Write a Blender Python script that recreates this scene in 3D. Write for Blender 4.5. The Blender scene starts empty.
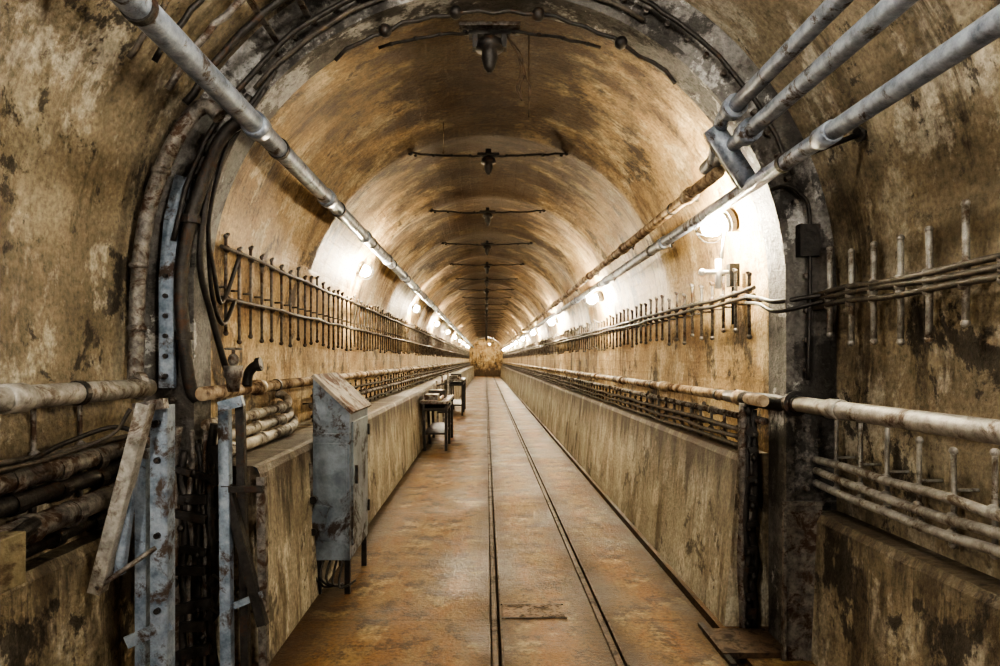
import bpy, math, random
from mathutils import Vector, Matrix
random.seed(7)
R=random.random
def U(a,b): return a+(b-a)*random.random()
scene=bpy.context.scene
try: scene.view_settings.look='AgX - High Contrast'
except Exception: pass

# ------------------------------------------------------------ materials
def newmat(name):
    m=bpy.data.materials.new(name); m.use_nodes=True
    nt=m.node_tree; nt.nodes.clear()
    out=nt.nodes.new('ShaderNodeOutputMaterial'); b=nt.nodes.new('ShaderNodeBsdfPrincipled')
    nt.links.new(b.outputs[0],out.inputs[0]); return m,nt,b
def srgb(c):
    return tuple(((v/255)/12.92 if v/255<=.04045 else ((v/255+.055)/1.055)**2.4) for v in c)+(1,)
def noise(nt,vec,scale,detail=8,rough=.6,dist=0):
    n=nt.nodes.new('ShaderNodeTexNoise'); n.inputs['Scale'].default_value=scale
    n.inputs['Detail'].default_value=min(detail,7); n.inputs['Roughness'].default_value=rough
    n.inputs['Distortion'].default_value=dist; nt.links.new(vec,n.inputs['Vector']); return n.outputs['Fac']
def ramp(nt,fac,stops):
    r=nt.nodes.new('ShaderNodeValToRGB'); e=r.color_ramp.elements
    while len(e)<len(stops): e.new(.5)
    for el,(p,c) in zip(e,stops):
        el.position=p; el.color=c if len(c)==4 else srgb(c)
    nt.links.new(fac,r.inputs[0]); return r.outputs[0]
def mask(nt,fac,a,b,inv=False):
    w=(1,1,1,1);k=(0,0,0,1)
    return ramp(nt,fac,[(a,w if inv else k),(b,k if inv else w)])
def mix(nt,fac,a,b,mode='MIX'):
    m=nt.nodes.new('ShaderNodeMix'); m.data_type='RGBA'; m.blend_type=mode
    for s,v in ((m.inputs[0],fac),(m.inputs[6],a),(m.inputs[7],b)):
        if isinstance(v,(int,float,tuple)): s.default_value=v
        else: nt.links.new(v,s)
    return m.outputs[2]
def mth(nt,op,a,b=0.0):
    m=nt.nodes.new('ShaderNodeMath'); m.operation=op
    for s,v in ((m.inputs[0],a),(m.inputs[1],b)):
        if isinstance(v,(int,float)): s.default_value=v
        else: nt.links.new(v,s)
    return m.outputs[0]
def coords(nt,kind='Object',scale=(1,1,1),loc=(0,0,0)):
    t=nt.nodes.new('ShaderNodeTexCoord'); m=nt.nodes.new('ShaderNodeMapping')
    m.inputs['Scale'].default_value=scale; m.inputs['Location'].default_value=loc
    nt.links.new(t.outputs[kind],m.inputs[0]); return m.outputs[0]
def bump(nt,b,h,strength,dist=.02):
    n=nt.nodes.new('ShaderNodeBump'); n.inputs['Strength'].default_value=strength
    n.inputs['Distance'].default_value=dist
    nt.links.new(h,n.inputs['Height']); nt.links.new(n.outputs[0],b.inputs['Normal'])
def uvabs(nt):
    t=nt.nodes.new('ShaderNodeTexCoord'); sx=nt.nodes.new('ShaderNodeSeparateXYZ'); nt.links.new(t.outputs['UV'],sx.inputs[0])
    return mth(nt,'ABSOLUTE',sx.outputs[0])

def wallmat(name,base,streakc,stainc,palec,kind='UV',streak_amt=.75,stain=(.55,.63),soot=0,boards=0,seed=0,sscale=(.8,2.6,1),bs=.7,grime=None,spk=(.57,.66),pale=.6,palem=(.53,.57)):
    m,nt,b=newmat(name)
    v=coords(nt,kind,(1,1,1),(seed*3.1,seed*1.7,0)); vs=coords(nt,kind,sscale,(seed,seed*2,0))
    n1=noise(nt,v,1.3,7,.68,.2)
    c=ramp(nt,n1,[(.3,base[0]),(.5,base[1]),(.68,base[2])])
    s2=noise(nt,coords(nt,kind,(1,1.3,1),(seed+9,4,0)),2.2,7,.74,.15)
    c=mix(nt,mth(nt,'MULTIPLY',mask(nt,s2,*palem),pale),c,srgb(palec))
    s=noise(nt,vs,1.7,7,.74,.3)
    br=noise(nt,coords(nt,kind,(1,1,1),(seed+21,7,0)),1.0,5,.7)
    c=mix(nt,mth(nt,'MULTIPLY',mth(nt,'MULTIPLY',mask(nt,s,.49,.58),mask(nt,br,.40,.56)),streak_amt),c,srgb(streakc))
    n3=noise(nt,coords(nt,kind,(1,1.2,1),(seed+3,11,2)),1.7,7,.77,.25)
    c=mix(nt,mth(nt,'MULTIPLY',mask(nt,n3,stain[0],stain[1]),.85),c,srgb(stainc))
    nn=noise(nt,coords(nt,kind,(1.1,1.6,1)),1.6,7,.72)
    if soot:
        a=mth(nt,'ADD',uvabs(nt),mth(nt,'MULTIPLY',mth(nt,'SUBTRACT',nn,.5),4.2))
        c=mix(nt,mth(nt,'MULTIPLY',mask(nt,mth(nt,'MULTIPLY',a,.4),.2,.62,True),soot),c,srgb((60,41,24)))
    if grime:
        u0,w,amt,gc=grime
        a=mth(nt,'ABSOLUTE',mth(nt,'SUBTRACT',uvabs(nt),u0))
        a=mth(nt,'ADD',mth(nt,'DIVIDE',a,w),mth(nt,'MULTIPLY',mth(nt,'SUBTRACT',s,.5),3.6))
        c=mix(nt,mth(nt,'MULTIPLY',mask(nt,a,.1,.6,True),amt),c,srgb(gc))
    n4=noise(nt,v,38,5,.7)
    c=mix(nt,1.0,c,ramp(nt,n4,[(.3,(.42,.42,.42,1)),(.62,(1,1,1,1))]),'MULTIPLY')
    sp=noise(nt,v,7,7,.8)
    c=mix(nt,mth(nt,'MULTIPLY',mask(nt,sp,*spk),.7),c,srgb(stainc))
    h=mth(nt,'ADD',mth(nt,'MULTIPLY',n4,.4),mth(nt,'ADD',n3,mth(nt,'MULTIPLY',sp,.6)))
    if boards:
        f=mth(nt,'FRACT',mth(nt,'ADD',mth(nt,'MULTIPLY',uvabs(nt),9),mth(nt,'MULTIPLY',n1,1.0)))
        h=mth(nt,'ADD',h,mth(nt,'MULTIPLY',mask(nt,f,.0,.2),boards))
    nt.links.new(c,b.inputs['Base Color']); b.inputs['Roughness'].default_value=.6
    bump(nt,b,h,bs,.035); return m

def metalmat(name,c1,c2,rust,rustm=(.5,.6),scale=9,rough=.55,metal=.35,seed=0,bs=.5):
    m,nt,b=newmat(name); v=coords(nt,'Object',(1,1,1),(seed,seed,seed))
    n=noise(nt,v,scale,7,.7); c=ramp(nt,n,[(.35,c1),(.62,c2)])
    r=noise(nt,v,scale*.55,7,.75,.5); k=mask(nt,r,*rustm)
    c=mix(nt,k,c,srgb(rust)); nt.links.new(c,b.inputs['Base Color'])
    b.inputs['Metallic'].default_value=metal
    nt.links.new(mth(nt,'ADD',mth(nt,'MULTIPLY',k,.3),rough),b.inputs['Roughness'])
    bump(nt,b,mth(nt,'ADD',n,r),bs,.01); return m

M={}
M['vault']=wallmat('vault_concrete',[(134,104,68),(188,160,116),(214,192,150)],(98,72,44),(46,34,24),(234,218,182),soot=.9,seed=1,streak_amt=.8,boards=.12,sscale=(.6,2.4,1),stain=(.54,.60),pale=.5)
M['nearwall']=wallmat('near_wall_concrete',[(100,90,74),(148,136,114),(184,174,152)],(74,62,46),(38,33,28),(214,207,190),seed=5,stain=(.555,.59),streak_amt=.85,sscale=(.45,2.6,1),grime=(4.12,.4,.7,(48,40,32)),boards=.1,pale=.55,palem=(.53,.59))
M['dado']=wallmat('dado_plaster',[(122,114,98),(170,162,142),(200,194,176)],(96,82,62),(54,44,34),(228,222,206),seed=8,stain=(.565,.61),streak_amt=.85,sscale=(.4,2.8,1),grime=(3.0,.6,.9,(58,44,31)),pale=.55,bs=.5)
M['ring']=wallmat('ring_corroded_paint',[(60,58,55),(98,96,93),(132,130,128)],(56,47,38),(30,27,25),(196,196,194),kind='Object',seed=3,stain=(.51,.55),sscale=(2,2,2),pale=.7,palem=(.55,.58))
m,nt,b=newmat('floor_concrete')
v=coords(nt,'Object'); n1=noise(nt,v,1.2,7,.68,.4)
c=ramp(nt,n1,[(.3,(76,58,36)),(.5,(116,90,56)),(.68,(150,124,84))])
n2=noise(nt,coords(nt,'Object',(2.2,.6,1)),1.6,7,.75,.5); c=mix(nt,mth(nt,'MULTIPLY',mask(nt,n2,.46,.57),.7),c,srgb((122,80,36)))
n3=noise(nt,v,4.5,7,.8); c=mix(nt,mth(nt,'MULTIPLY',mask(nt,n3,.49,.58),.8),c,srgb((52,38,24)))
n5=noise(nt,v,2.3,7,.78); c=mix(nt,mth(nt,'MULTIPLY',mask(nt,n5,.55,.61),.5),c,srgb((170,150,112)))
sx=nt.nodes.new('ShaderNodeSeparateXYZ'); nt.links.new(v,sx.inputs[0])
for r in(.054,.669):
    a=mth(nt,'ADD',mth(nt,'MULTIPLY',mth(nt,'ABSOLUTE',mth(nt,'SUBTRACT',sx.outputs[0],r)),4),mth(nt,'MULTIPLY',mth(nt,'SUBTRACT',n3,.5),2.2))
    c=mix(nt,mth(nt,'MULTIPLY',mask(nt,a,.15,.7,True),.8),c,srgb((52,37,23)))
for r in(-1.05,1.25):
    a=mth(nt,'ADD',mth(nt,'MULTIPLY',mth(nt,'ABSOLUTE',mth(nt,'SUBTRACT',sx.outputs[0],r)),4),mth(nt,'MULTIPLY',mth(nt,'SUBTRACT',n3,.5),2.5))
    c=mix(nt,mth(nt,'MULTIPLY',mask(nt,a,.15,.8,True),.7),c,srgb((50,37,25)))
n4=noise(nt,v,45,6,.7); c=mix(nt,1.0,c,ramp(nt,n4,[(.32,(.4,.4,.4,1)),(.62,(1,1,1,1))]),'MULTIPLY')
f=mth(nt,'FRACT',mth(nt,'ADD',mth(nt,'MULTIPLY',sx.outputs[1],.8),mth(nt,'MULTIPLY',n4,.01)))
j=ramp(nt,f,[(0,(.3,.25,.2,1)),(.014,(1,1,1,1))]); c=mix(nt,1.0,c,j,'MULTIPLY')
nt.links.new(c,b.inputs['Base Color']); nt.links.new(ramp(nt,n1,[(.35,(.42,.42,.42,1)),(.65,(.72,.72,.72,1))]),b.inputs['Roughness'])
b.inputs['Specular IOR Level'].default_value=.35
bump(nt,b,mth(nt,'ADD',n3,mth(nt,'MULTIPLY',n4,.5)),.6,.025); M['floor']=m

M['pipe']=metalmat('pipe_grey_paint',(88,97,110),(150,160,174),(70,60,52),(.55,.62),14,.36,.2,1)
M['dull']=metalmat('pipe_dull_grey',(104,101,96),(160,158,152),(82,68,54),(.51,.62),16,.45,.1,13)
M['rustpipe']=metalmat('pipe_rusty',(110,92,72),(164,148,122),(72,50,33),(.46,.58),12,.5,.1,2)
M['cream']=metalmat('pipe_cream_paint',(138,130,116),(190,184,170),(78,62,46),(.49,.59),10,.55,0,3)
M['dark']=metalmat('black_iron',(20,19,19),(50,47,44),(66,47,33),(.56,.64),20,.45,.3,4)
M['rack']=metalmat('rack_steel',(56,54,52),(118,114,109),(60,42,28),(.49,.58),22,.45,.25,5)
M['cable']=metalmat('cable_rubber',(34,32,30),(80,73,64),(112,96,74),(.56,.66),18,.6,0,6)
M['blue']=metalmat('cabinet_paint',(78,88,98),(122,132,142),(52,42,35),(.53,.60),6,.42,.1,7)
M['plate']=metalmat('frame_zinc',(76,90,106),(140,151,164),(64,52,44),(.52,.60),12,.42,.2,8)
M['lid']=metalmat('cabinet_lid_rust',(100,94,86),(148,140,128),(80,56,42),(.48,.58),10,.55,.1,9)
M['rail']=metalmat('rail_steel',(46,36,27),(84,66,48),(38,28,20),(.5,.6),20,.6,.2,10)
M['cover']=metalmat('manhole_iron',(70,52,34),(104,80,54),(50,38,26),(.5,.6),20,.6,.1,14)
M['white']=metalmat('ceramic_white',(190,188,180),(224,222,214),(110,94,70),(.58,.68),10,.4,0,11)
M['box']=metalmat('brass_box',(92,84,66),(140,130,104),(60,46,34),(.5,.6),10,.55,.1,12)
m,nt,b=newmat('lamp_glass'); b.inputs['Emission Color'].default_value=(1,.92,.74,1); b.inputs['Emission Strength'].default_value=300
b.inputs['Base Color'].default_value=(1,1,1,1); M['glass']=m; m.cycles.emission_sampling='NONE'

# ------------------------------------------------------------ mesh builder
class B:
    def __init__(s): s.v=[];s.f=[];s.mi=[];s.sm=[];s.mats=[];s.uv={}
    def mid(s,k):
        if k not in s.mats: s.mats.append(k)
        return s.mats.index(k)
    def face(s,idx,k,smooth=False,uv=None):
        s.f.append(idx); s.mi.append(s.mid(k)); s.sm.append(smooth)
        if uv: s.uv[len(s.f)-1]=uv
    def box(s,c,sz,k,rot=(0,0,0)):
        from mathutils import Euler
        E=Euler(rot).to_matrix(); n=len(s.v); C=Vector(c)
        for x in(-.5,.5):
            for y in(-.5,.5):
                for z in(-.5,.5): s.v.append(C+E@Vector((x*sz[0],y*sz[1],z*sz[2])))
        for q in((0,1,3,2),(4,6,7,5),(0,4,5,1),(2,3,7,6),(0,2,6,4),(1,5,7,3)): s.face([n+i for i in q],k)
    def bar(s,p0,p1,w,t,k,up=(0,1,0)):
        p0=Vector(p0);p1=Vector(p1);d=(p1-p0).normalized();a=Vector(up);a=a-d*a.dot(d)
        if a.length<1e-3: a=d.orthogonal()
        a=a.normalized();c=d.cross(a)
        n=len(s.v)
        for p in(p0,p1):
            for i,j in((-1,-1),(1,-1),(1,1),(-1,1)): s.v.append(p+c*(i*w/2)+a*(j*t/2))
        for i in range(4): s.face([n+i,n+(i+1)%4,n+4+(i+1)%4,n+4+i],k)
        s.face([n,n+1,n+2,n+3],k);s.face([n+7,n+6,n+5,n+4],k)
    def tube(s,pts,r,k,n=10,smooth=True):
        pts=[Vector(p) for p in pts]; N=len(pts)
        rr=r if isinstance(r,(list,tuple)) else [r]*N
        st=len(s.v); up=None
        for i,p in enumerate(pts):
            d=(pts[min(i+1,N-1)]-pts[max(i-1,0)])
            d=d.normalized() if d.length>1e-9 else Vector((0,0,1))
            if up is None: up=d.orthogonal().normalized()
            up=up-d*up.dot(d)
            up=up.normalized() if up.length>1e-6 else d.orthogonal().normalized()
            sd=d.cross(up)
            for j in range(n):
                a=2*math.pi*j/n; s.v.append(p+(up*math.cos(a)+sd*math.sin(a))*rr[i])
        for i in range(N-1):
            for j in range(n):
                s.face([st+i*n+j,st+i*n+(j+1)%n,st+(i+1)*n+(j+1)%n,st+(i+1)*n+j],k,smooth)
        s.face([st+j for j in range(n)][::-1],k); s.face([st+(N-1)*n+j for j in range(n)],k)
    def ball(s,c,r,k,n=12,sz=1):
        c=Vector(c); m=8
        pts=[c+Vector((0,0,-r*sz*math.cos(math.pi*i/m))) for i in range(m+1)]
        s.tube(pts,[max(1e-4,r*math.sin(math.pi*i/m)) for i in range(m+1)],k,n)
    def disc(s,c,ax,r,t,k,n=14):
        c=Vector(c);ax=Vector(ax).normalized(); s.tube([c-ax*t/2,c+ax*t/2],r,k,n,False)
    def strip(s,prof,u,y0,y1,ny,k,smooth=True):
        n=len(s.v);P=len(prof)
        for j in range(ny+1):
            y=y0+(y1-y0)*j/ny
            for (x,z) in prof: s.v.append(Vector((x,y,z)))
        s.grid(n,P,ny,u,y0,y1,k,smooth)
    def grid(s,n,P,ny,u,y0,y1,k,smooth):
        for j in range(ny):
            for i in range(P-1):
                ya=y0+(y1-y0)*j/ny; yb=y0+(y1-y0)*(j+1)/ny
                s.face([n+j*P+i,n+j*P+i+1,n+(j+1)*P+i+1,n+(j+1)*P+i],k,smooth,[(u[i],ya),(u[i+1],ya),(u[i+1],yb),(u[i],yb)])
    def poly(s,pts,k,uv=None):
        n=len(s.v); s.v+= [Vector(p) for p in pts]
        s.face(list(range(n,n+len(pts))),k,False,uv or [(p[2],p[0]) for p in pts])
    def make(s,name,bev=0):
        me=bpy.data.meshes.new(name); me.from_pydata([tuple(v) for v in s.v],[],s.f)
        for k in s.mats: me.materials.append(M[k])
        for i,p in enumerate(me.polygons): p.material_index=s.mi[i]; p.use_smooth=s.sm[i]
        if s.uv:
            ul=me.uv_layers.new(name='UVMap')
            for i,p in enumerate(me.polygons):
                if i in s.uv:
                    for li,uv in zip(p.loop_indices,s.uv[i]): ul.data[li].uv=uv
        me.update(); o=bpy.data.objects.new(name,me); scene.collection.objects.link(o)
        if bev:
            md=o.modifiers.new('bev','BEVEL'); md.width=bev; md.segments=2; md.limit_method='ANGLE'
        return o
def cr(pts,n=8):
    P=[Vector(p) for p in pts]; P=[P[0]*2-P[1]]+P+[P[-1]*2-P[-2]]; o=[]
    for i in range(1,len(P)-2):
        a,b,c,d=P[i-1:i+3]
        for j in range(n):
            t=j/n; o.append(.5*((2*b)+(-a+c)*t+(2*a-5*b+4*c-d)*t*t+(-a+3*b-3*c+d)*t**3))
    o.append(P[-2]); return o
def wob(p0,p1,n,a):
    p0=Vector(p0);p1=Vector(p1); return [p0.lerp(p1,i/n)+Vector((U(-a,a),U(-a,a)*.3,U(-a,a))) for i in range(n+1)]

CX=.02; CZ=1.87
YR0,YR1=3.30,3.52; YE=60; YB=-7
RF=1.57; RN=1.76; RR=1.51
SP0=5.55; SPD=2.13
def arc(r,a0,a1,n): return [(CX+r*math.cos(math.radians(a0+(a1-a0)*i/n)),CZ+r*math.sin(math.radians(a0+(a1-a0)*i/n))) for i in range(n+1)]
def arcu(r,a0,a1,n): return [r*math.radians(90-(a0+(a1-a0)*i/n)) for i in range(n+1)]
# ceiling: cast vault bays with a small rib at each bay joint
b=B()
N=48; y0=YR1-.1; ny=int((YE-y0)/.14); n0=len(b.v)
for j in range(ny+1):
    y=y0+(YE-y0)*j/ny; d=((y-SP0)/SPD); d=abs(d-round(d))*SPD
    for i in range(N+1):
        a=math.pi*i/N; k=min(1,math.sin(a)*1.6)
        r=RF+k*(.055*min(1,d/.9)-.03*math.exp(-(d/.1)**2))
        b.v.append(Vector((CX+r*math.cos(a),y,CZ+r*math.sin(a))))
b.grid(n0,N+1,ny,arcu(RF,0,180,N),y0,YE,'vault',True)
b.strip(arc(RN,0,180,48),arcu(RN,0,180,48),YB,YR0+.1,20,'nearwall')
b.make('ceiling')
def wall(side,name,fb,ft,nb,nt_,ystart):
    b=B(); s=side
    q=math.pi/2
    def X(v): return CX+s*v
    b.strip([(X(RF),CZ),(X(RF),.9)],[q*RF*s,(q*RF+.97)*s],YR1-.1,YE,30,'vault',False)
    prof=[(s*fb,-.02),(s*ft,.93),(s*(ft+.015),.965),(s*(ft+.04),.975),(X(RF+.05),.975)]
    b.strip(prof,[4.0,3.07,3.03,3.0,2.8],ystart,YE,30,'dado',False)
    pp=[(s*fb,ystart,-.02),(s*ft,ystart,.93),(s*(ft+.04),ystart,.975),(s*1.9,ystart,.975),(s*1.9,ystart,-.02)]
    b.poly(pp,'dado',[(4-p[2],p[0]) for p in pp])
    b.strip([(X(RN),CZ),(X(RN),.7)],[q*RN*s,(q*RN+1.15)*s],YB,YR0+.1,12,'nearwall',False)
    prof=[(s*nb,-.02),(s*nt_,.70),(s*(nt_+.02),.735),(X(RN+.05),.74)]
    b.strip(prof,[5.0,4.27,4.23,4.1],YB,YR0+.05,12,'nearwall',False)
    b.make(name)
wall(1,'wall_right',1.34,1.42,1.62,1.64,3.66)
wall(-1,'wall_left',1.07,1.12,1.62,1.64,3.22)
for nm,y in(('wall_back',YE),('wall_front',YB)):
    b=B(); pr=[(-1.9,-.05),(1.9,-.05),(1.9,CZ)]+arc(1.88,0,180,24)+[(-1.9,CZ)]
    b.poly([(x,y,z) for x,z in pr],'vault')
    b.make(nm)
r1,r2=.054,.669
b=B()
prof=[(-2,0)]
for r in(r1,r2): prof+=[(r-.03,0),(r-.03,-.03),(r+.034,-.03),(r+.034,0)]
prof+=[(1.24,0),(1.24,-.05),(1.31,-.05),(1.31,0),(2,0)]
b.strip(prof,[p[0] for p in prof],YB,YE,20,'floor',False); b.make('floor')
for i,r in enumerate((r1,r2)):
    b=B()
    b.strip([(r-.024,-.03),(r-.024,-.003),(r-.02,.001),(r+.008,.001),(r+.012,-.003),(r+.012,-.03)],[0]*6,YB,YE,4,'rail',False)
    b.strip([(r+.026,-.03),(r+.026,.0),(r+.034,.001),(r+.038,0)],[0]*4,YB,YE,4,'rail',False)
    b.make('embedded_rail')
b=B(); b.box((.28,3.88,.002),(.36,.20,.008),'cover')
for x in range(8):
    for y in range(4): b.box((.13+x*.043,3.81+y*.046,.006),(.026,.010,.003),'cover',(0,0,.6 if (x+y)%2 else -.6))
b.box((.28,3.775,.002),(.38,.008,.006),'dark');b.box((.28,3.985,.002),(.38,.008,.006),'dark')
b.make('manhole_cover')
b=B(); b.box((1.4,3.42,.012),(.42,.3,.03),'rail'); b.box((1.21,3.42,.01),(.03,.5,.02),'dark'); b.make('threshold_plate')

# ring
b=B()
def ringprof(r): return [(CX+r,0)]+[(CX+r,CZ*i/6) for i in range(1,6)]+arc(r,0,180,56)+[(CX-r,CZ*(6-i)/6) for i in range(1,6)]+[(CX-r,0)]
def ringband(ri,ro,y0,y1,k):
    a=ringprof(ri);o=ringprof(ro);n=len(b.v);P=len(a)
    for y,pr in((y0,a),(y1,a),(y0,o),(y1,o)):
        for x,z in pr: b.v.append(Vector((x,y,z)))
    for i in range(P-1):
        b.face([n+i,n+i+1,n+P+i+1,n+P+i],k)
        b.face([n+i,n+i+1,n+2*P+i+1,n+2*P+i],k)
        b.face([n+P+i,n+P+i+1,n+3*P+i+1,n+3*P+i],k)
        b.face([n+2*P+i,n+2*P+i+1,n+3*P+i+1,n+3*P+i],k)
ringband(RR,1.85,YR0,YR1,'ring')
ringband(RR-.012,RR+.03,YR0-.012,YR0+.015,'ring')
for i in range(40):
    a=math.radians(4.5*i+2); 
    b.disc((CX+1.60*math.cos(a),YR0-.01,CZ+1.60*math.sin(a)),(0,1,0),.014,.03,'rack',8)
for s in(1,-1):
    for i in range(12): b.disc((CX+s*1.60,YR0-.01,.1+i*.15),(0,1,0),.014,.03,'rack',8)
b.make('tunnel_support_ring')

# ---------------------------------------------------------- pipes
def radial(x,z):
    d=Vector((x-CX,0,z-CZ)); return d.normalized()
def longpipe(name,x,z,r,y0,y1,k,step=2.1,off=.6,wallr=None,extra=None,cpl=1.35,n=16):
    b=B(); b.tube([(x,y0+(y1-y0)*i/20,z) for i in range(21)],r,k,n)
    y=y0+off
    while y<y1-.1:
        b.tube([(x,y-.05,z),(x,y-.045,z),(x,y+.045,z),(x,y+.05,z)],[r*1.05,r*cpl,r*cpl,r*1.05],k,n)
        b.disc((x,y+.35,z),(0,1,0),r*1.15,.03,'dark',n)
        if z>CZ-.05:
            d=radial(x,z); L=(RF if y>YR1 else RN)+.0-math.hypot(x-CX,z-CZ)
        else:
            d=Vector((1 if x>0 else -1,0,0)); L=(RF if y>YR1 else RN)+.0-abs(x-CX)
        p=Vector((x,y+.35,z)); b.tube([p,p+d*L],.012,'dark',8)
        b.disc(p+d*(L-.03),d,.035,.012,'dark',10)
        y+=step
    if extra: extra(b)
    return b.make(name)
longpipe('overhead_pipe',-1.148,2.67,.052,YB,YE,'pipe',1.45,.1,cpl=1.25)
def ex(b):
    p=[(1.148,3.0,2.67),(1.15,3.15,2.67),(1.17,3.28,2.63),(1.20,3.40,2.57),(1.218,3.52,2.55)]
    b.tube(cr(p,6),.036,'pipe',14)
    b.tube([(1.148,2.98,2.67),(1.148,3.04,2.67)],.055,'pipe',14); b.tube([(1.218,2.98,2.56),(1.218,3.06,2.56)],.055,'pipe',14)
    b.tube([(1.13,3.24,2.66),(1.31,3.24,2.38)],.05,'pipe',14)
    b.box((1.24,3.27,2.5),(.09,.05,.34),'ring',(0,math.radians(-33),0))
longpipe('overhead_pipe',1.148,2.67,.034,YB,3.05,'pipe',2.4,.4,extra=ex,cpl=1.25)
longpipe('overhead_pipe',1.218,2.56,.037,YB,3.6,'pipe',2.5,.7,cpl=1.25)
longpipe('overhead_pipe',1.235,2.50,.034,3.45,YE,'rustpipe',1.9,.5)
longpipe('overhead_pipe',1.31,2.365,.036,YB,YE,'pipe',2.3,.3,cpl=1.25)
longpipe('service_pipe',1.56,1.28,.039,YB,3.38,'dull',1.5,.9,cpl=1.2)
longpipe('service_pipe',1.45,1.285,.032,3.4,YE,'rustpipe',1.6,.3)
longpipe('service_pipe',1.50,1.17,.02,3.5,YE,'rack',1.6,.8)
b=B(); b.tube([(1.56,3.3,1.28),(1.54,3.4,1.275),(1.45,3.62,1.285),(1.45,3.9,1.285)],[.04,.045,.04,.036],'dark',14)
b.disc((1.56,3.28,1.28),(0,1,0),.065,.03,'dark'); b.make('pipe_elbow_joint')
longpipe('service_pipe',-1.60,1.37,.043,YB,3.08,'dull',2.9,.5,cpl=1.2)
longpipe('service_pipe',-1.42,1.33,.036,3.25,YE,'rustpipe',1.6,.8)
b=B()
for z,x,r in((1.17,-1.42,.03),(1.09,-1.41,.032),(1.02,-1.38,.034)):
    pts=[(x,3.3,z),(x,3.8,z-.005),(x,4.3,z+.0),(x,4.62,z+.01),(x-.03,4.75,z+.04),(x-.08,4.8,z+.07),(x-.13,4.8,z+.08)]
    b.tube(cr(pts,6),r,'cream',14)
    for y in(3.5,4.0,4.5): b.disc((x,y,z),(0,1,0),r*1.2,.04,'cream')
b.make('insulated_pipe_group')
longpipe('service_pipe',-1.45,1.12,.025,5.4,YE,'rack',1.6,.8)
b=B()
for z,x,r,k in((1.07,-1.68,.04,'rack'),(.99,-1.67,.035,'dark'),(.90,-1.62,.045,'rack'),(.80,-1.69,.03,'dark')):
    b.tube(cr([(x,YB,z),(x,0,z),(x,2.0,z),(x,2.7,z+.01),(x-.02,3.1,z+.02),(x,3.28,z)],5),r,k,14)
    for i in range(12): b.disc((x,.3+i*.25,z),(0,1,0),r*1.18,.05,k,14)
b.make('pipe_bundle')
b=B(); b.box((-1.60,2.05,.85),(.16,.2,.17),'box'); b.box((-1.60,1.945,.85),(.18,.015,.19),'box')
for i in(-1,1):
    for j in(-1,1): b.disc((-1.60+i*.06,1.935,.85+j*.06),(0,1,0),.01,.012,'dark',8)
b.tube([(-1.58,2.15,.9),(-1.6,2.3,.92)],.03,'dark'); b.make('junction_box',.004)
b=B(); b.tube(cr([(-1.60,1.7,1.12),(-1.62,2.1,1.13),(-1.60,2.4,1.14),(-1.5,2.6,1.2),(-1.45,2.65,1.3)],8),.008,'cable',8)
b.tube(cr([(-1.62,1.7,1.16),(-1.64,2.2,1.12),(-1.62,2.5,1.18),(-1.52,2.7,1.22),(-1.42,2.75,1.10),(-1.40,2.8,.7)],8),.01,'dark',8); b.make('loose_cable')

# left curved riser pipes
b=B()
y=3.1
b.tube(cr([(-1.60,3.0,1.37),(-1.66,3.08,1.42),(-1.665,y,1.6),(-1.66,y,1.85),(-1.62,y,2.17),(-1.53,y,2.45),(-1.41,y,2.66),(-1.33,y,2.71),(-1.27,y,2.66)],8),.036,'rack',16)
for p in((-1.665,y,1.65),(-1.655,y,1.95),(-1.55,y,2.40)): b.ball(p,.046,'rack',14,.6)
b.disc((-1.62,3.04,1.38),(.6,.8,0),.065,.03,'dull'); b.make('riser_pipe')
b=B(); y=3.24
b.tube(cr([(-1.46,3.3,1.30),(-1.49,3.28,1.36),(-1.505,y,1.6),(-1.52,y,1.9),(-1.47,y,2.2),(-1.37,y,2.5),(-1.29,y,2.64),(-1.2,y,2.7)],8),.033,'dark',14)
for p in((-1.505,y,1.62),(-1.47,y,2.2)): b.disc(p,(0,0,1),.045,.04,'dark')
b.make('riser_pipe')
b=B(); P=[(-1.60,3.265,1.36),(-1.60,3.265,1.9),(-1.575,3.265,2.2),(-1.52,3.265,2.42)]
for i in range(3): b.bar(P[i],P[i+1],.075,.03,'plate')
for i in range(6): b.disc((-1.6,3.245,1.42+i*.1),(0,1,0),.012,.02,'dark',8)
b.make('cable_trunking')
b=B()
b.tube(cr([(-1.42,3.75,2.1),(-1.46,3.6,1.82),(-1.44,3.45,1.95),(-1.43,3.35,2.2),(-1.33,3.28,2.5),(-1.22,3.26,2.72),(-1.05,3.25,2.95)],8),.012,'dark',8)
b.tube(cr([(-1.47,3.8,1.84),(-1.46,3.6,1.70),(-1.46,3.45,1.9),(-1.42,3.35,2.3),(-1.28,3.28,2.6),(-1.1,3.25,2.86)],8),.012,'dark',8)
b.tube(cr([(-1.44,3.6,1.45),(-1.46,3.45,1.75),(-1.46,3.32,2.0),(-1.40,3.27,2.35),(-1.32,3.24,2.58),(-1.18,3.24,2.82)],8),.018,'dark',8)
b.make('cable_loop')
def archcable(b,r,a0,a1,y,k,rad,wo=.006):
    n=24; pts=[]
    for i in range(n+1):
        a=math.radians(a0+(a1-a0)*i/n); rr=r+U(-wo,wo); pts.append((CX+rr*math.cos(a),y+U(-wo,wo),CZ+rr*math.sin(a)))
    b.tube(pts,rad,k,8)
b=B()
archcable(b,1.58,95,172,3.22,'dark',.014); archcable(b,1.62,98,150,3.0,'dark',.018); archcable(b,1.64,100,150,2.86,'rack',.016)
archcable(b,1.66,104,148,2.72,'dark',.013); archcable(b,1.55,60,140,3.27,'cable',.012); archcable(b,1.66,112,150,2.58,'cable',.012)
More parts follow.
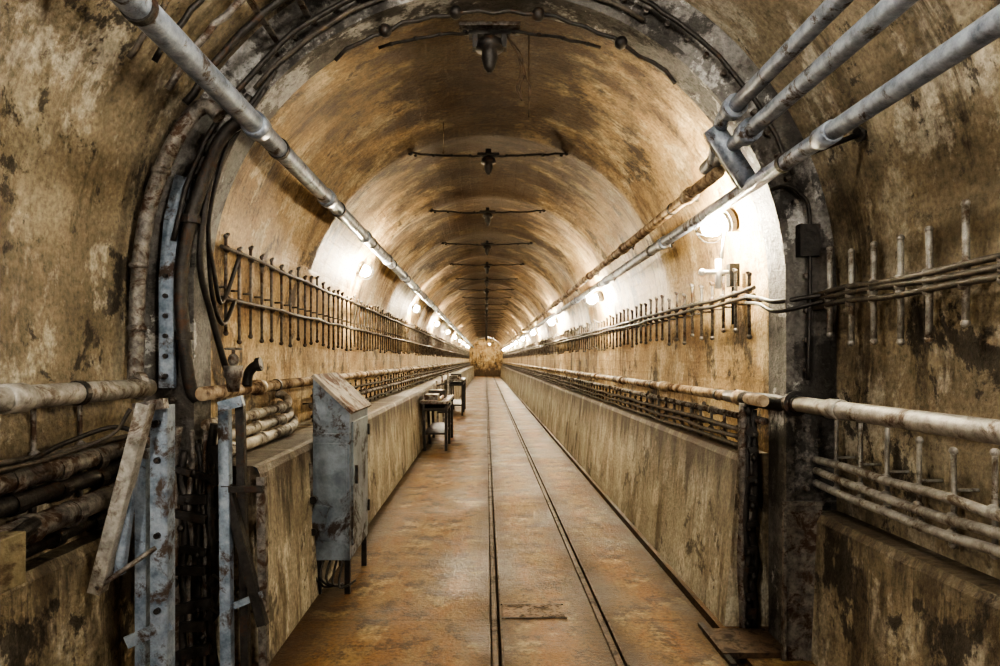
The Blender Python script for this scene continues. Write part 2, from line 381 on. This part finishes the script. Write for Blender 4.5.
archcable(b,1.47,48,124,3.42,'dark',.011,.012); archcable(b,1.60,20,80,3.22,'dark',.012); archcable(b,1.68,96,140,2.45,'dark',.012); archcable(b,1.68,96,145,2.3,'rack',.012)
for i,a in enumerate((108,116,124,131)):
    a=math.radians(a); b.bar((CX+1.63*math.cos(a),2.2,CZ+1.63*math.sin(a)),(CX+1.63*math.cos(a),3.28,CZ+1.63*math.sin(a)),.03,.012,'rack',(0,0,1))
for p in ((80,1.47),(97,1.47),(112,1.47),(62,1.47)):
    a=math.radians(p[0]); b.ball((CX+1.47*math.cos(a),3.42,CZ+1.47*math.sin(a)),.035,'dark')
b.make('arch_cable_group')

# ------------------------------------------------------------ cable racks
def rack(name,x,y0,y1,step,zt,zb,bars,side,k='rack',cab='cable',br=.012,wr=RF,curl=True,rr=.010):
    b=B(); y=y0
    wx=CX+side*wr
    while y<y1:
        dz=U(-.03,.03); 
        pts=[(x,y,zb+dz),(x,y+U(-.006,.006),(zt+zb)/2),(x,y,zt+dz)]
        if curl: pts+=[(x-side*.008,y,zt+dz+.012),(x-side*.018,y,zt+dz+.008)]
        b.tube(pts,rr,k,6)
        for z in bars: b.ball((x-side*.005,y,z),.022,k,8)
        b.ball((x,y,zb+dz),.016,k,8); b.ball((x,y,zt+dz),.015,k,8)
        b.tube([(x,y,(zt+zb)/2),(wx+side*.0,y,(zt+zb)/2)],.007,k,6)
        y+=step*U(.9,1.1)
    for z in bars:
        n=int((y1-y0)/.35)+2
        b.tube(cr([(x-side*.015,y0-.1+(y1-y0+.2)*i/n,z+U(-.01,.01)) for i in range(n+1)],3),br,cab,8)
    return b.make(name)
YK=YE-1
rack('cable_rack',-1.50,3.75,YK,.20,2.2,1.64,(2.14,1.85),-1)
rack('cable_rack',1.52,3.75,YK,.20,2.02,1.66,(1.90,1.86),1)
rack('cable_rack',1.68,.3,3.24,.18,2.02,1.60,(1.83,1.80,1.765),1,br=.013,wr=RN,k='dull',curl=False,rr=.013)
rack('cable_rack',1.48,3.8,YK,.22,1.16,.99,(1.10,1.05,1.0),1,curl=False,br=.014)
rack('cable_rack',-1.46,5.5,YK,.3,1.26,1.0,(1.2,1.03),-1,curl=False,br=.014)
rack('cable_rack',1.69,.3,3.24,.2,1.2,.86,(1.0,.93,.87),1,wr=RN,br=.02,k='dull',cab='dull',curl=False)
rack('cable_rack',-1.70,.3,3.0,.3,1.32,.86,(1.14,),-1,wr=RN,br=.012,curl=False)
b=B()
b.tube(cr([(1.66,3.22,1.82),(1.58,3.27,1.81),(1.49,3.35,1.80),(1.48,3.5,1.83),(1.50,3.75,1.87)],8),.012,'dark',8)
b.tube(cr([(1.66,3.2,1.79),(1.55,3.26,1.76),(1.485,3.35,1.75),(1.47,3.5,1.80),(1.50,3.75,1.83)],8),.01,'dark',8)
b.tube(cr([(1.44,3.3,2.36),(1.50,3.24,2.37),(1.57,3.25,2.33),(1.62,3.26,2.25),(1.63,3.27,1.95),(1.62,3.27,1.4)],8),.01,'dark',8)
b.box((1.62,3.27,2.1),(.1,.05,.16),'dark'); b.make('ring_cable_jumper')

def riser(name,x,y,z0,z1,w,nt=4):
    b=B()
    for i in range(nt):
        xx=x-w/2+w*i/(nt-1); b.tube(cr(wob((xx,y+U(-.02,.02),z0),(xx,y,z1+U(-.1,.05)),9,.014),3),U(.012,.024),'dark' if i%2 else 'rack',8)
    for i in range(int((z1-z0)/.13)):
        b.box((x+U(-.01,.01),y-.02,z0+.08+i*.13+U(-.03,.03)),(w*U(.6,1.2),.035,U(.02,.06)),'dark',(0,U(-.4,.4),0))
        b.ball((x+U(-w/2,w/2),y-.03,z0+.05+i*.13),U(.012,.02),'dark',8,U(.7,1.6))
    b.make(name)
riser('corroded_cable_riser',1.455,3.60,.0,1.3,.06)
riser('corroded_cable_riser',-1.40,3.12,.0,1.15,.17,6)
b=B(); b.box((1.57,3.235,.40),(.19,.012,.80),'rack',(.03,0,0)); b.box((1.57,3.222,.79),(.2,.02,.02),'rack');b.box((1.48,3.225,.4),(.015,.02,.78),'rack'); b.make('leaning_steel_plate')

# folded steel frames left
b=B()
def angle(p0,p1,w,k): 
    b.bar(p0,p1,w,.006,k); 
    d=Vector((w/2,0.0,0)); b.bar(Vector(p0)+d+Vector((0,w/2,0)),Vector(p1)+d+Vector((0,w/2,0)),.006,w,k)
angle((-1.31,2.60,0),(-1.31,2.60,1.32),.065,'plate'); angle((-1.40,2.63,0),(-1.40,2.63,1.14),.04,'plate')
angle((-1.32,2.50,1.33),(-1.51,2.50,.60),.05,'dull'); angle((-1.36,2.54,1.28),(-1.44,2.54,.66),.03,'plate')
b.bar((-1.45,2.62,.36),(-1.27,2.62,.44),.05,.01,'plate'); b.bar((-1.42,2.62,.12),(-1.27,2.62,.18),.04,.01,'rack')
b.bar((-1.38,2.56,1.31),(-1.26,2.56,1.33),.04,.04,'rack'); b.tube([(-1.5,2.5,.62),(-1.32,2.6,.75)],.01,'rack')
for z in(.2,.5,.8,1.1,1.25): b.disc((-1.31,2.59,z),(0,1,0),.012,.02,'dark',8)
b.make('folded_bunk_frame')
b=B()
angle((-1.24,3.06,1.30),(-1.17,2.92,.0),.045,'plate'); angle((-1.18,3.10,1.32),(-1.12,3.02,.0),.035,'dark')
angle((-1.27,3.04,1.1),(-1.03,2.98,.28),.04,'dark'); angle((-1.06,3.05,.95),(-1.03,3.0,.0),.035,'rack')
b.bar((-1.23,3.02,.9),(-1.04,3.02,.9),.03,.01,'dark'); b.bar((-1.2,3.0,.35),(-1.03,3.0,.42),.03,.01,'plate'); b.bar((-1.25,3.05,1.28),(-1.14,3.05,1.31),.05,.03,'plate')
for i in range(5): b.box((-1.27+U(-.02,.02),3.05,.3+.16*i),(.05,.03,.05),'dark',(0,U(-1,1),0))
b.make('folded_bunk_frame')

# cabinet
b=B(); x0,x1,y0,y1=-1.105,-.87,4.15,4.78; zb,zh,zl=.22,1.38,1.16
def prism(b,x0,x1,y0,y1,zb,zh,zl,k):
    n=len(b.v)
    for y in(y0,y1): b.v+=[Vector((x0,y,zb)),Vector((x1,y,zb)),Vector((x1,y,zl)),Vector((x0,y,zh))]
    for q in((0,1,2,3),(7,6,5,4),(0,4,5,1),(1,5,6,2),(2,6,7,3),(3,7,4,0)): b.face([n+i for i in q],k)
prism(b,x0,x1,y0,y1,zb,zh,zl,'blue')
sl=math.atan2(zh-zl,x1-x0)
b.box(((x0+x1)/2+.01,(y0+y1)/2,(zh+zl)/2+.012),(.35,.68,.022),'lid',(0,sl,0))
b.box(((x0+x1)/2,y0-.004,1.02),(.235,.008,.02),'blue'); 
b.box(((x0+x1)/2,y0-.006,.66),(.2,.008,.62),'blue'); b.box((x1+.006,(y0+y1)/2,.70),(.012,.52,.80),'blue'); b.box((x1+.02,y0+.12,.75),(.02,.02,.12),'dark')
for z in(.45,1.0): b.tube([(x1+.015,y1-.06,z-.04),(x1+.015,y1-.06,z+.04)],.012,'dark',8)
for x in(x0+.03,x1-.02):
    for y in(y0+.03,y1-.03): b.bar((x,y,0),(x,y,zb+.02),.035,.035,'dark')
for i in range(5):
    xx=x0+.03+i*.04; b.tube(cr([(xx,y0+.05,zb+.03),(xx-.02,y0-.02,.15-.02*i),(xx+.03,y0+.0,.06),(xx+.06,y0+.1,.02+.01*i)],6),.008,'dark',8)
b.box((x0+.05,y0-.03,.5),(.09,.05,.16),'blue',(0,.2,0)); b.disc((x0+.02,y0-.06,.62),(0,1,0),.025,.04,'dark'); b.disc((x0+.02,y0-.06,.42),(0,1,0),.022,.04,'dark')
b.tube([(x0+.0,y0-.05,.85),(x0-.0,y0-.05,.62)],.012,'rack')
b.make('electrical_cabinet',.004)

def bench(x0,x1,y0,y1,h):
    b=B(); b.box(((x0+x1)/2,(y0+y1)/2,h),(x1-x0,y1-y0,.05),'rack'); b.box(((x0+x1)/2,(y0+y1)/2,h-.12),(x1-x0-.06,y1-y0-.06,.05),'dark')
    for x in(x0+.04,x1-.04):
        for y in(y0+.04,(y0+y1)/2,y1-.04): b.bar((x+(.03 if x<-.9 else 0),y,0),(x,y,h),.045,.045,'dark')
    b.box(((x0+x1)/2,(y0+y1)/2,.28),(x1-x0-.1,y1-y0-.1,.03),'dark')
    b.box((x0+.16,y0+.4,h+.07),(.22,.5,.1),'rack'); b.box((x0+.2,y0+1.1,h+.09),(.3,.4,.14),'dark'); b.tube([(x1-.15,y0+.1,h+.05),(x1-.15,y1-.2,h+.05)],.03,'rustpipe')
    b.make('steel_workbench',.003)
bench(-1.08,-.62,10.7,12.6,.80); bench(-1.05,-.6,17.5,19.8,.95)
b=B()
for i in range(3): b.bar((-1.0+i*.12,13.6,0),(-1.06+i*.12,13.9,1.05+.1*i),.04,.03,'rack')
b.bar((-1.05,13.85,.95),(-.7,13.85,1.05),.04,.03,'dark'); b.bar((-1.02,13.7,.4),(-.74,13.7,.4),.04,.03,'dark'); b.make('leaning_steel_trestle')

b=B(); b.tube([(-1.36,3.5,1.33),(-1.36,3.5,1.40),(-1.36,3.5,1.41),(-1.36,3.5,1.47)],[.03,.04,.05,.05],'rack',12); b.ball((-1.36,3.5,1.50),.03,'rack',12,1.2)
b.tube([(-1.36,3.5,1.5),(-1.36,3.5,1.56)],.01,'rack'); 
b.tube([(-1.36+.04*math.cos(t*.524),3.5+.04*math.sin(t*.524),1.56) for t in range(13)],.007,'rack',6)
b.bar((-1.40,3.5,1.56),(-1.32,3.5,1.56),.008,.008,'rack')
b.tube(cr([(-1.38,3.75,1.35),(-1.37,3.75,1.42),(-1.34,3.75,1.46),(-1.30,3.75,1.48)],6),.028,'dark',12); b.disc((-1.31,3.75,1.475),(1,0,.2),.04,.025,'dark'); b.make('pipe_valve')

def spanwire(y,first=False):
    b=B(); half=.70 if not first else .62; z=CZ+1.40 if not first else CZ+1.47
    zf=z
    n=22
    b.tube([(CX+half*(2*i/n-1),y+U(-.008,.008),zf-.03*(1-(2*i/n-1)**2)*(0 if first else 1)+U(-.006,.006)-(.03*(2*i/n-1)**2*3 if first else 0)) for i in range(n+1)],.009,'dark',8)
    for i in range(9):
        t=2*(i+.5)/9-1; b.ball((CX+half*t,y,zf-(.09*t*t if first else .025)),.016,'dark',8,.7)
    if not first:
        for s in(-1,1): b.tube([(CX+s*half,y,zf),(CX+s*(half+.07),y,zf+.0)],.014,'dark',8); b.ball((CX+s*half*.95,y,zf),.025,'dark',8)
    zz=zf-.03; S=1.45 if first else 1.15
    b.box((CX,y,zz+.01),(.16*S,.07,.02),'dark')
    b.tube([(CX,y,zz+q*S) for q in(.05,0,-.02,-.05,-.055,-.085,-.12,-.14)],[q*S for q in(.02,.02,.05,.055,.03,.032,.022,.008)],'dark',14)
    if first:
        b.box((CX,y,zz+.045),(.34,.12,.02),'rack'); b.box((CX-.08,y,zz-.02),(.03,.06,.1),'dark');b.box((CX+.08,y,zz-.02),(.03,.06,.1),'dark')
        for k in range(3): b.tube(cr([(CX+.1,y,zz-.0),(CX+.18+U(-.03,.03),y,zz-.1),(CX+.20+U(-.05,.05),y,zz-.2),(CX+.2+U(-.05,.05),y,zz-.28),(CX+.2+U(-.05,.05),y,zz-.36)],6),.005,'rail',6)
        b.tube([(CX+.22,y,zz+.02),(CX+.22,y,zz-.45)],.004,'rail',6)
    b.make('trolley_wire_hanger')
spanwire(3.64,True)
for i in range(25): spanwire(SP0+SPD*i)
b=B(); b.tube([(CX-.36,5.2,3.40),(CX-.36,5.2,3.17)],.003,'rustpipe',6); b.ball((CX-.36,5.2,3.16),.01,'rustpipe',8); b.make('hanging_hook')

# ------------------------------------------------------------ lamps
def lamp(x,y,z,side,power,col=(1,.85,.60),full=False):
    par=bpy.data.objects.new('bulkhead_lamp',None); par.location=(x,y,z); scene.collection.objects.link(par)
    b=B(); d=radial(x,z) if z>CZ else Vector((side,0,0))
    L=RF-math.hypot(x-CX,z-CZ) if y>YR1 else RN-math.hypot(x-CX,z-CZ)
    b.disc(d*(L-.015),d,.07,.03,'white'); b.tube([d*(L-.02),d*.075],.03,'dark',12); b.disc(d*.085,d,.06,.02,'white')
    for i in range(6):
        a=i*math.pi/3; e1=d.orthogonal().normalized(); e2=d.cross(e1); q=e1*math.cos(a)+e2*math.sin(a)
        b.tube(cr([d*.07+q*.08,q*.1,-d*.07+q*.07,-d*.105],4),.0025,'dark',5)
    if full:
        b.tube([(.04,-.0,-.2),(.04,0,-.38)],.02,'white',10); b.tube([(-.06,0,-.28),(.12,0,-.28)],.014,'white',10); b.ball((-.06,0,-.28),.022,'white'); b.box((.13,-.0,-.3),(.06,.06,.14),'dark')
        b.tube([d*L*.7,(.06,0,-.2)],.01,'white',8); b.tube([(.13,0,-.36),(.13,0,-.6)],.01,'dark',8)
    o=b.make('lamp_fixture'); o.parent=par
    b=B(); b.ball((0,0,0),.065,'glass',14); o=b.make('lamp_globe'); o.parent=par
    l=bpy.data.lights.new('lamp_light','POINT'); l.energy=power; l.color=col; l.shadow_soft_size=.08
    lo=bpy.data.objects.new('lamp_light',l); lo.parent=par; scene.collection.objects.link(lo)
P=560
lamp(1.39,4.0,2.32,1,P*.8,full=True)
for y in(8.55,13.8,19.2,24.6,30,35.4,40.8,46.2,51.6): lamp(1.39,y,2.30,1,P*(1 if y<10 else 1.1))
for y in(7.3,12.6,17.9,23.2,28.5,33.8,39,44.3,49.6): lamp(-1.36,y,2.50,-1,P*(1 if y<10 else 1.1))
lamp(.3,57,2.9,1,P*1.6)
lamp(-1.6,-.6,2.0,-1,P*.95,(1,.92,.81)); lamp(1.6,-.6,2.0,1,P*1.1,(1,.92,.81))  # unseen pair behind the camera, added as fill light for the near section
lamp(0,1.4,3.45,1,P*.65,(1,.93,.82))  # added overhead fill above the frame, no known fixture here

w=bpy.data.worlds.new('World'); scene.world=w; w.use_nodes=True
w.node_tree.nodes['Background'].inputs[0].default_value=(.02,.02,.02,1)
cam=bpy.data.cameras.new('camera'); co=bpy.data.objects.new('camera',cam); scene.collection.objects.link(co)
co.location=(0,0,1.5); co.rotation_euler=(math.radians(90),0,0)
cam.sensor_width=36; cam.lens=23.4; cam.shift_x=.014; cam.shift_y=.027; cam.clip_start=.02
scene.camera=co
